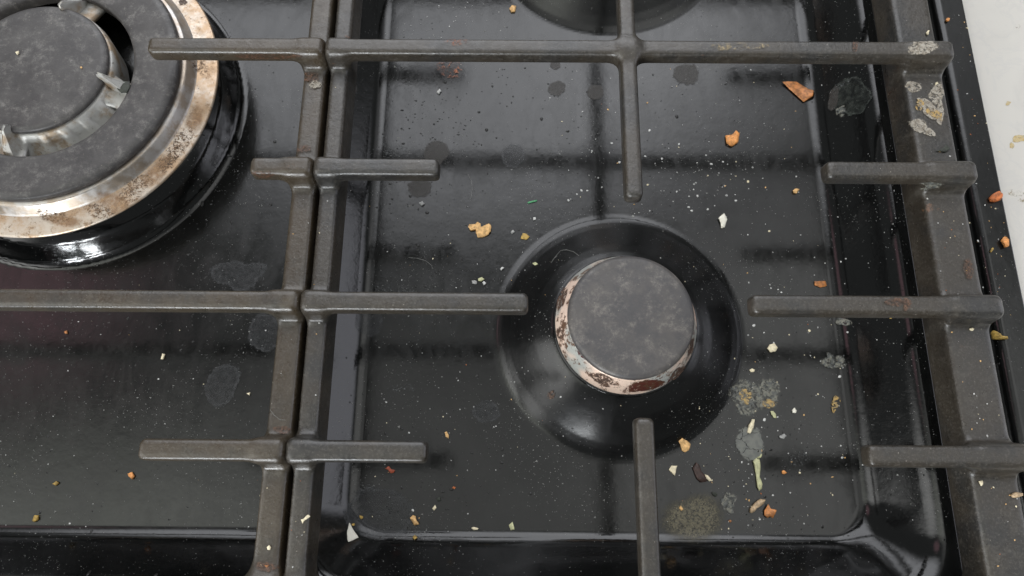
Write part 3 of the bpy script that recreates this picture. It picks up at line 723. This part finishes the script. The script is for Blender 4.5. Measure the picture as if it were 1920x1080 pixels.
flake('cumin_seed', z2((1200, 780), [(920, 812), (925, 780), (960, 735), (1010, 698), (1052, 705), (1035, 740), (975, 780), (940, 818)], .2222), 'seed', 'plump tan seed left of a reddish brown flake', 'seed', .16, .0, seed=12)
flake('food_flake', z2((1200, 780), [(1040, 800), (1072, 740), (1090, 780), (1136, 792), (1110, 862), (1088, 845), (1066, 860), (1042, 835)], .2222), 'onion_brown', 'reddish brown two winged flake right of the plump seed', 'food flake', .07, .12, seed=13)
flake('food_string', z2((1200, 780), [(948, 380), (975, 352), (1002, 368), (1010, 440), (1004, 520), (1026, 580), (1022, 612), (1000, 632), (984, 600), (975, 510), (962, 430)], .2222), 'stringy', 'long pale green yellow strand hanging below the cracked stain', 'food strand', .09, .03, seed=14)
flake('food_string', z2((1200, 780), [(985, 350), (1008, 340), (1020, 318), (1028, 325), (1020, 348), (996, 360)], .2222), 'stringy', 'tiny hooked green yellow strand at the foot of the cracked stain', 'food strand', .05, .02, seed=15)
flake('food_flake', z2((1200, 780), [(326, 775), (340, 755), (364, 785), (350, 802)], .2222), 'tan_food', 'small golden chip on top of the large olive stain', 'food flake', .06, .03, seed=16)
flake('food_flake', z2((1200, 780), [(1195, 462), (1210, 458), (1237, 478), (1215, 494), (1196, 488)], .2222), 'orange_food', 'small orange chip in the dark reflection near the right front finger', 'food flake', .06, .03, seed=17)
flake('food_flake', z2((1200, 780), [(600, 645), (625, 640), (652, 655), (640, 680), (618, 675)], .2222), 'herb', 'black leafy speck above the olive stain', 'food flake', .04, .03, seed=18)
flake('food_flake', z2((1200, 780), [(742, 882), (760, 876), (772, 888), (758, 900)], .2222), 'onion_brown', 'tiny brown chip right of the olive stain', 'food flake', .05, .03, seed=19)
flake('food_flake', z2((1340, 680), [(465, 412), (490, 408), (515, 440), (520, 468), (500, 468), (475, 440)], .2222), 'stringy', 'dull beige flake under the yellow spotted foam marks', 'food flake', .05, .03, seed=20)
flake('food_flake', z2((1340, 680), [(648, 402), (668, 380), (686, 408), (680, 425), (655, 425)], .2222), 'shell_white', 'bright white triangular bit right of the foam marks', 'food flake', .08, .03, seed=21)
flake('food_flake', z2((1340, 680), [(290, 62), (310, 50), (338, 62), (330, 78), (300, 80)], .2222), 'cream_food', 'small cream oval bit near the right edge of the burner dish', 'food flake', .07, .03, seed=22)
flake('food_flake', z2((1340, 680), [(540, 620), (560, 612), (580, 598), (603, 620), (575, 645), (550, 640)], .2222), 'grey_crumb', 'crumpled pinkish grey bit right of the cracked stain', 'food flake', .08, .05, seed=23)
flake('eggshell', z2((440, 900), [(1150, 425), (1168, 450), (1190, 495), (1242, 575), (1190, 600), (1140, 620), (1127, 580), (1126, 520), (1138, 465)], .1875), 'shell_white', 'large white pointed shell piece in the front left corner of the well', 'shell piece', .045, .05, seed=24)
flake('food_flake', z2((440, 900), [(1755, 378), (1785, 350), (1812, 358), (1822, 400), (1850, 440), (1800, 455), (1780, 420)], .1875), 'tan_food', 'light yellow block shaped chip near the front of the well', 'food flake', .10, .05, seed=25)
flake('food_flake', z2((440, 900), [(1248, 352), (1285, 362), (1288, 378), (1268, 392), (1252, 378)], .1875), 'mustard_food', 'mustard bit above the white shell piece', 'food flake', .05, .03, seed=26)
flake('food_flake', z2((440, 900), [(1170, 440), (1192, 430), (1208, 442), (1195, 460), (1178, 456)], .1875), 'mustard_food', 'tiny mustard bit touching the white shell piece', 'food flake', .05, .03, seed=27)
flake('food_flake', z2((440, 900), [(1780, 570), (1805, 545), (1830, 575), (1800, 598)], .1875), 'mustard_food', 'mustard bit beside the dark blister below the yellow chip', 'food flake', .06, .03, seed=28)
flake('food_flake', z2((440, 900), [(665, 395), (690, 388), (735, 345), (762, 362), (720, 395), (692, 412), (685, 435)], .1875), 'cream_food', 'cream splinter on the right hand rail at the seam', 'food flake', .05, .03, on='hit', seed=29)
flake('food_flake', z2((440, 900), [(328, 668), (348, 650), (370, 672), (355, 700), (332, 692)], .1875), 'cream_food', 'cream bit on the left hand rail at the seam', 'food flake', .05, .03, on='hit', seed=30)
flake('food_flake', z2((440, 900), [(290, 845), (322, 852), (350, 848), (325, 878)], .1875), 'onion_brown', 'rusty brown flake on the left rail near the picture bottom', 'food flake', .03, .03, on='hit', seed=31)
flake('food_flake', z2((640, 760), [(748, 195), (765, 190), (778, 215), (776, 242), (756, 228)], .2593), 'tan_food', 'lone golden flake left below the burner dish', 'food flake', .06, .04, seed=32)
flake('food_flake', z2((640, 760), [(318, 455), (345, 440), (360, 462), (392, 468), (380, 488), (355, 490), (340, 470)], .2593), 'red_food', 'dark red curled flake under the left front finger', 'food flake', .05, .06, seed=33)
flake('food_flake', z2((640, 760), [(657, 745), (680, 718), (690, 740), (672, 762)], .2593), 'cream_food', 'ivory chip below a black speck, middle front of the well', 'food flake', .06, .04, seed=34)
flake('food_flake', z2((640, 760), [(688, 672), (715, 660), (722, 690), (700, 696)], .2593), 'herb', 'black crumb above the ivory chip, middle front of the well', 'food flake', .07, .04, seed=35)
flake('food_flake', z2((640, 760), [(800, 600), (812, 585), (828, 592), (822, 606)], .2593), 'red_orange_food', 'tiny orange flake right of the black crumb', 'food flake', .05, .03, seed=36)
flake('rice_grain', z2((640, 760), [(940, 886), (958, 878), (992, 888), (988, 900), (955, 902)], .2593), 'cream_food', 'pale oval grain lying near the front wall', 'grain', .08, 0, seed=37)
flake('food_flake', [(954, 984), (961, 978), (965, 993), (957, 994)], 'stringy', 'greenish cream chip by the front wall, right of the oval grain', 'food flake', .05, .03, seed=38)
flake('plastic_fibre', z2((860, 340), [(633, 195), (720, 174), (722, 186), (638, 207)], .2037), 'green_fibre', 'short bright green plastic fibre above the burner dish', 'fibre', .05, .0, seed=39)
flake('food_flake', z2((860, 340), [(570, 530), (590, 480), (625, 485), (655, 512), (625, 540)], .2037), 'mustard_food', 'translucent yellowish scale at the upper left rim of the burner dish', 'food flake', .03, .04, seed=40)
flake('food_flake', z2((860, 340), [(122, 915), (150, 912), (168, 925), (165, 948), (125, 945)], .2037), 'grey_crumb', 'square grey flake of the cluster just above the left middle finger', 'food flake', .05, .03, seed=41)
flake('food_flake', z2((860, 340), [(178, 900), (215, 885), (240, 905), (210, 925), (180, 920)], .2037), 'stringy', 'yellowish flake of the cluster just above the left middle finger', 'food flake', .06, .03, seed=42)
flake('food_flake', z2((860, 340), [(218, 935), (235, 922), (256, 940), (235, 962)], .2037), 'white_food', 'white flake of the cluster just above the left middle finger', 'food flake', .06, .03, seed=43)
flake('food_flake', z2((860, 340), [(380, 812), (400, 792), (424, 800), (405, 812), (390, 824)], .2037), 'white_food', 'ragged white flake just outside the left rim of the burner dish', 'food flake', .05, .04, seed=44)
flake('food_flake', z2((860, 340), [(480, 470), (500, 450), (518, 468), (492, 488)], .2037), 'grey_crumb', 'translucent grey crystal between the orange curl and the dish rim', 'food flake', .07, .02, seed=45)
flake('food_flake', z2((860, 340), [(685, 340), (708, 334), (710, 355), (690, 362)], .2037), 'white_food', 'square white crystal above the upper left dish rim', 'food flake', .08, .02, seed=46)
flake('food_flake', z2((860, 340), [(678, 758), (705, 745), (732, 765), (700, 775)], .2037), 'stringy', 'pale green scrap on the upper left slope of the burner dish', 'food flake', .04, .04, seed=47)
flake('food_flake', z2((860, 340), [(996, 176), (1012, 170), (1022, 182), (1006, 190)], .2037), 'white_food', 'white crystal on the enamel above the top of the dish rim', 'food flake', .07, .02, seed=48)
flake('food_flake', z2((1400, 220), [(418, 680), (440, 662), (480, 668), (455, 705), (430, 702)], .2037), 'tan_food', 'peach coloured crumb left of the right upper finger tip', 'food flake', .09, .03, seed=49)
flake('food_flake', z2((1640, 0), [(588, 178), (605, 160), (626, 165), (618, 188), (598, 190)], .2222), 'orange_food', 'small orange crumb on the flat rim near the top of the picture', 'food flake', .06, .03, seed=50)
flake('food_flake', [(1852, 374), (1858, 366), (1868, 361), (1876, 368), (1873, 377), (1864, 380), (1855, 379)], 'red_orange_food', 'largest red orange crumb on the flat rim beside the marble', 'food flake', .14, .05, seed=51)
flake('food_flake', [(1873, 452), (1880, 445), (1888, 450), (1887, 464), (1880, 466), (1876, 458)], 'orange_food', 'golden orange crumb on the rim, below the red orange one', 'food flake', .10, .05, seed=52)
flake('food_flake', [(1854, 472), (1859, 465), (1861, 468), (1856, 475)], 'mustard_food', 'tiny yellow crumb beside the golden orange rim crumb', 'food flake', .05, .02, seed=53)
flake('food_flake', z2((1640, 500), [(888, 520), (910, 500), (945, 520), (970, 545), (1018, 552), (1020, 570), (975, 572), (930, 575), (895, 570)], .2407), 'mustard_food', 'mustard yellow crust wedged against the outer rail', 'food flake', .10, .07, seed=54)
flake('food_flake', z2((1640, 500), [(735, 485), (750, 478), (770, 488), (758, 502), (740, 498)], .2407), 'cream_food', 'cream crumb on the outer rail below the middle finger', 'food flake', .05, .02, on='hit', seed=55)
flake('food_flake', [(1665, 594), (1669, 589), (1678, 590), (1674, 597), (1667, 598)], 'mustard_food', 'yellow flake at the front edge of the right middle finger', 'food flake', .04, .02, seed=56)
flake('seed', z2((1560, 780), [(1203, 535), (1215, 518), (1240, 513), (1278, 520), (1280, 538), (1240, 550), (1212, 550)], .2778), 'seed', 'flat tan seed on the outer rail near the lower right corner', 'seed', .08, 0, on='hit', seed=57)
flake('food_flake', z2((1560, 780), [(982, 440), (1008, 434), (1012, 462), (1000, 472)], .2778), 'cream_food', 'cream flake on the outer rail below the front finger', 'food flake', .04, .02, on='hit', seed=58)
flake('food_flake', z2((1640, 0), [(428, 285), (440, 265), (458, 268), (446, 280), (448, 300), (434, 302)], .2222), 'cream_food', 'hooked cream shred just above the dried dough on the finger end', 'food flake', .05, .02, on='hit', seed=59)
flake('food_flake', z2((1640, 0), [(506, 705), (520, 698), (530, 712), (512, 720)], .2222), 'cream_food', 'cream grain between the dried splashes on the outer rail', 'food flake', .06, .02, on='hit', seed=60)
flake('herb_leaf', z2((1440, 0), [(730, 628), (748, 612), (765, 632), (745, 645), (705, 640)], .4444), 'herb', 'dark green herb scrap on the outer rail above the upper right finger', 'herb', .03, .05, on='hit', seed=61)
flake('food_flake', [(955, 18), (960, 12), (968, 14), (966, 23), (958, 24)], 'tan_food', 'golden crumb on the rear dish edge at the picture top', 'food flake', .09, .03, seed=62)
flake('food_flake', [(819, 174), (824, 168), (828, 172), (823, 178)], 'white_food', 'white diamond bit under the long crossbar, left part', 'food flake', .06, .02, seed=63)
flake('food_flake', [(786, 382), (792, 378), (797, 383), (790, 387)], 'grey_crumb', 'grey white square crystal below two brown spots', 'food flake', .06, .02, seed=64)
flake('food_flake', [(303, 674), (306, 663), (311, 665), (308, 674)], 'cream_food', 'cream grain in the left well under the long bar', 'food flake', .07, .02, seed=65)
flake('food_flake', [(463, 738), (470, 736), (469, 742)], 'cream_food', 'cream triangular bit right of the oval water mark', 'food flake', .05, .02, seed=66)
flake('food_flake', [(122, 622), (127, 620), (128, 626), (123, 626)], 'onion_brown', 'brown crumb below the long bar at the far left', 'food flake', .05, .02, seed=67)
flake('food_flake', [(241, 888), (249, 885), (254, 893), (250, 899), (243, 893)], 'orange_food', 'burnt orange crumb below the left front finger of the wok support', 'food flake', .07, .03, seed=68)
flake('food_flake', [(100, 907), (107, 902), (112, 906), (106, 911)], 'mustard_food', 'jagged ochre crumb left of the burnt orange one', 'food flake', .06, .03, seed=69)
flake('food_flake', [(63, 977), (67, 966), (74, 966), (73, 975), (67, 979)], 'mustard_food', 'larger ochre crumb near the lower left corner', 'food flake', .08, .03, seed=70)
flake('food_flake', z2((0, 0), [(110, 358), (132, 348), (134, 362), (122, 374)], .2778), 'cream_food', 'cream heart shaped crumb on the wok burner cap', 'food flake', .05, .02, on='hit', seed=71)
flake('food_flake', z2((0, 0), [(544, 456), (558, 454), (560, 462), (548, 464)], .2778), 'tan_food', 'tiny tan crumb on the wok burner cap', 'food flake', .04, .02, on='hit', seed=72)
flake('burnt_residue', z2((0, 0), [(790, 570), (830, 548), (880, 552), (884, 590), (862, 632), (825, 635), (795, 605)], .2778), 'herb', 'black burnt lump on the wok burner between cap and ring', 'residue', .04, .03, on='hit', seed=73)
# hairs
def hair(pts, label, on='hob'):
    P_ = [onpt(on, *p)+np.array([0, 0, .02+.03*(i % 2)]) for i, p in enumerate(pts)]
    v = []; f = []; m = 5
    for i, p in enumerate(P_):
        t = P_[min(i+1, len(P_)-1)]-P_[max(i-1, 0)]; t /= np.linalg.norm(t); a = np.cross(t, [0, 0, 1]); a /= np.linalg.norm(a)+1e-9; b = np.cross(t, a)
        for k in range(m): v.append(p+(a*math.cos(6.283*k/m)+b*math.sin(6.283*k/m))*.006-P_[0])
    for i in range(len(P_)-1):
        for k in range(m): f.append((i*m+k, i*m+(k+1) % m, (i+1)*m+(k+1) % m, (i+1)*m+k))
    o = mesh('hair', v, f, FM['dust_grey'], None); o.location = P_[0]*S; tag(o, label, 'hair')
hair([(1033, 493), (1042, 481), (1051, 470), (1062, 469), (1075, 472), (1085, 480)], 'fine pale hair bent in two on the upper left dish slope')
hair([(766, 483), (783, 485), (798, 489), (808, 497), (812, 504)], 'fine pale hair on the enamel left of the dish')
hair([(883, 372), (886, 355), (884, 340), (878, 328)], 'fine dark hair below the middle of the long reflection')
hair([(507, 768), (514, 778), (525, 787), (536, 788)], 'fine pale hair across the left rail at the seam', 'hit')
hair([(1905, 598), (1770, 676), (1760, 681), (1745, 684)], 'fine hair across the dark gap beside the outer rail') if False else None

# small crumbs: five shapes of each kind, copied
def nugget(mat, seed):
    bm = __import__('bmesh').new(); __import__('bmesh').ops.create_icosphere(bm, subdivisions=1, radius=1)
    r_ = random.Random(seed); sx, sy, sz = r_.uniform(.7, 1.3), r_.uniform(.6, 1), r_.uniform(.35, .6)
    for v_ in bm.verts:
        k = r_.uniform(.7, 1.15); v_.co = Vector((v_.co.x*sx*k, v_.co.y*sy*k, max(v_.co.z*sz*k, -.15)))
    me = bpy.data.meshes.new('crumb'); bm.to_mesh(me); bm.free(); me.materials.append(FM[mat]); return me
KIT = {m: [nugget(m, i+7*j) for i in range(5)] for j, m in enumerate(('white_food', 'grey_crumb', 'cream_food', 'tan_food', 'red_orange_food'))}
SOWN = []
def scatter(n, box, label, group, on='hob', mix=(.5, .3, .12, .06, .02), size=(.018, .055), gauss=None, reject=None):
    made = 0; tries = 0; n = int(n*1.7)
    while made < n and tries < n*30:
        tries += 1
        if gauss: px, py = rnd.gauss(gauss[0], gauss[2]), rnd.gauss(gauss[1], gauss[3])
        else: px, py = rnd.uniform(box[0], box[2]), rnd.uniform(box[1], box[3])
        if not (box[0] <= px <= box[2] and box[1] <= py <= box[3]): continue
        h_, nrm = hitpt(px, py)
        if on == 'hob':
            q = hobpt(px, py)
            if abs(h_[2]-q[2]) > .12: continue       # something else is in front here
        else:
            q = h_
            if nrm[2] < .93 or (on == 'rail' and not (3.9 < q[2] < 4.4)): continue
        k = rnd.random(); m = 0
        for m, w in enumerate(mix):
            k -= w
            if k < 0: break
        me = rnd.choice(KIT[list(KIT)[m]])
        s_ = rnd.uniform(*size)*rnd.choice((.8, 1, 1, 1.35))
        SOWN.append((s_, tuple((q+np.array([0, 0, .012]))*S), me, label, group, rnd.uniform(0, 6.28))); made += 1
scatter(62, (1060, 230, 1500, 410), 'tiny pale crumb on the enamel between the long crossbar and the small burner', 'crumbs behind the small burner', gauss=(1270, 335, 120, 45))
scatter(30, (1030, 120, 1500, 300), 'tiny pale crumb scattered under the long crossbar', 'crumbs under the crossbar', size=(.015, .035))
scatter(34, (690, 380, 930, 1000), 'tiny pale crumb on the enamel left of the small burner', 'crumbs left of the small burner', size=(.014, .042))
scatter(60, (1400, 400, 1590, 990), 'tiny pale crumb on the enamel right of the small burner', 'crumbs right of the small burner', mix=(.4, .3, .18, .09, .03))
scatter(26, (720, 0, 950, 130), 'tiny white crumb on the enamel beside the top left of the right well', 'crumbs at the top of the well', mix=(.7, .3, 0, 0, 0), size=(.014, .032))
scatter(34, (0, 520, 540, 990), 'tiny pale crumb in the left well in front of the wok burner', 'crumbs in the left well', size=(.012, .032))
scatter(34, (940, 410, 1390, 860), 'tiny crumb on the sloping dish of the small burner', 'crumbs on the small burner dish', size=(.012, .034))
scatter(24, (1250, 850, 1420, 1000), 'tiny pale crumb near the olive stain', 'crumbs near the olive stain', size=(.016, .04))
scatter(22, (1790, 20, 1900, 640), 'tiny crumb on the flat rim beside the marble', 'crumbs on the flat rim', mix=(.3, .2, .2, .2, .1), size=(.015, .04))
scatter(30, (1690, 120, 1915, 1070), 'tiny crumb lying on the broad outer rail', 'crumbs on the outer rail', on='rail', mix=(.3, .2, .2, .2, .1), size=(.015, .036))
scatter(14, (480, 120, 660, 1070), 'tiny crumb lying on a rail at the seam', 'crumbs on the seam rails', on='rail', mix=(.2, .2, .3, .2, .1), size=(.014, .034))
scatter(26, (1540, 120, 1740, 1060), 'tiny pale crumb clinging to the steep side wall', 'crumbs on the side wall', size=(.012, .028), mix=(.4, .6, 0, 0, 0))
SOWN.sort(key=lambda q: -q[0])
for (s_, loc, me, label, group, rz) in SOWN[:285]:                  # the largest crumbs, each its own object
    o = bpy.data.objects.new('crumb', me); C.objects.link(o)
    o.location = loc; o.scale = (s_*S,)*3; o.rotation_euler = (0, 0, rz); tag(o, label, 'crumb', group)
V = []; F_ = []; MI = []; mats_ = []                                 # the finest crumbs, past counting
for (s_, loc, me, label, group, rz) in SOWN[285:]:
    b_ = len(V); c_, n_ = math.cos(rz), math.sin(rz)
    if me.materials[0] not in mats_: mats_.append(me.materials[0])
    for q in me.vertices:
        x_, y_, z_ = q.co; V.append((loc[0]/S+s_*(x_*c_-y_*n_), loc[1]/S+s_*(x_*n_+y_*c_), loc[2]/S+s_*z_))
    for p in me.polygons: F_.append(tuple(b_+i for i in p.vertices)); MI.append(mats_.index(me.materials[0]))
o = mesh('fine_crumbs', V, F_, mats_[0], None, False)
for m_ in mats_[1:]: o.data.materials.append(m_)
o.data.polygons.foreach_set('material_index', MI); tag(o, kind='stuff')
# dried grease droplets: uncountable little glossy domes baked on the enamel
nr = np.random.default_rng(9); pts_ = []
for (gx0, gy0, sx_, sy_, n_) in ((-4.6, 12.5, 1.6, 2.0, 260), (-2.5, 16.5, 2.5, 2.0, 160), (-3.0, .8, 2.2, 1.6, 170), (-3.5, 8.0, 1.6, 1.2, 120), (-12, 12, 2, 2.5, 130), (-13, 3.5, 5, 3.5, 200), (5, 14, 4, 2.5, 120), (10.8, 1.0, 1.8, 2.2, 150)):
    pts_ += list(zip(nr.normal(gx0, sx_, n_), nr.normal(gy0, sy_, n_)))
V = []; F_ = []
for (x_, y_) in pts_:
    if not (-23 < x_ < 13.2) or -10.2 < x_ < -6.6: continue
    r_ = math.exp(nr.normal(math.log(.022), .5)); r_ = min(r_, .09); b_ = len(V); m_ = 8; el = nr.uniform(.7, 1.4)
    for t_, zt in ((1., 0.), (.7, .28), (.3, .42)):
        for k in range(m_):
            a_ = 2*math.pi*k/m_; xx = x_+r_*t_*math.cos(a_)*el; yy = y_+r_*t_*math.sin(a_)/el
            V.append((xx, yy, float(H(xx, yy))+.002+zt*r_))
    V.append((x_, y_, float(H(x_, y_))+.002+.45*r_))
    for j in (0, 1):
        for k in range(m_): F_.append((b_+j*m_+k, b_+j*m_+(k+1) % m_, b_+(j+1)*m_+(k+1) % m_, b_+(j+1)*m_+k))
    for k in range(m_): F_.append((b_+2*m_+k, b_+2*m_+(k+1) % m_, b_+3*m_))
gm = NT('baked_grease'); gm.set('Base Color', (.010, .0095, .009, 1)); gm.set('Roughness', .28)
tag(mesh('grease_droplets', V, F_, gm.m, None), kind='stuff')
# dust: uncountable fine flecks over the whole enamel
nr = np.random.default_rng(5); nd = 46000
dx = nr.uniform(-24, 19.3, nd); dy = nr.uniform(-4.5, 24, nd)
cl = np.sin(dx*.9+np.sin(dy*.7)*1.3)+np.sin(dy*1.1+1.7*np.sin(dx*.5))+nr.normal(0, .75, nd)
keep = cl > .55; dx, dy = dx[keep], dy[keep]; nd = len(dx); dz = H(dx, dy)
sz = np.exp(nr.normal(math.log(.0105), .50, nd)); an = nr.uniform(0, 6.28, nd)
V = np.zeros((nd, 4, 3))
for k in range(3):
    a_ = an+k*2.094*nr.uniform(.8, 1.2, nd); V[:, k, 0] = dx+sz*np.cos(a_)*nr.uniform(.6, 1.8, nd); V[:, k, 1] = dy+sz*np.sin(a_); V[:, k, 2] = dz+.004
V[:, 3, 0] = dx; V[:, 3, 1] = dy; V[:, 3, 2] = dz+.004+sz*.7
b_ = np.arange(nd)[:, None]*4
Fd = np.concatenate([b_+np.array([t]) for t in ((0, 1, 3), (1, 2, 3), (2, 0, 3))])
tag(mesh('dust', V.reshape(-1, 3), Fd, FM['dust_grey'], None, False), kind='stuff')
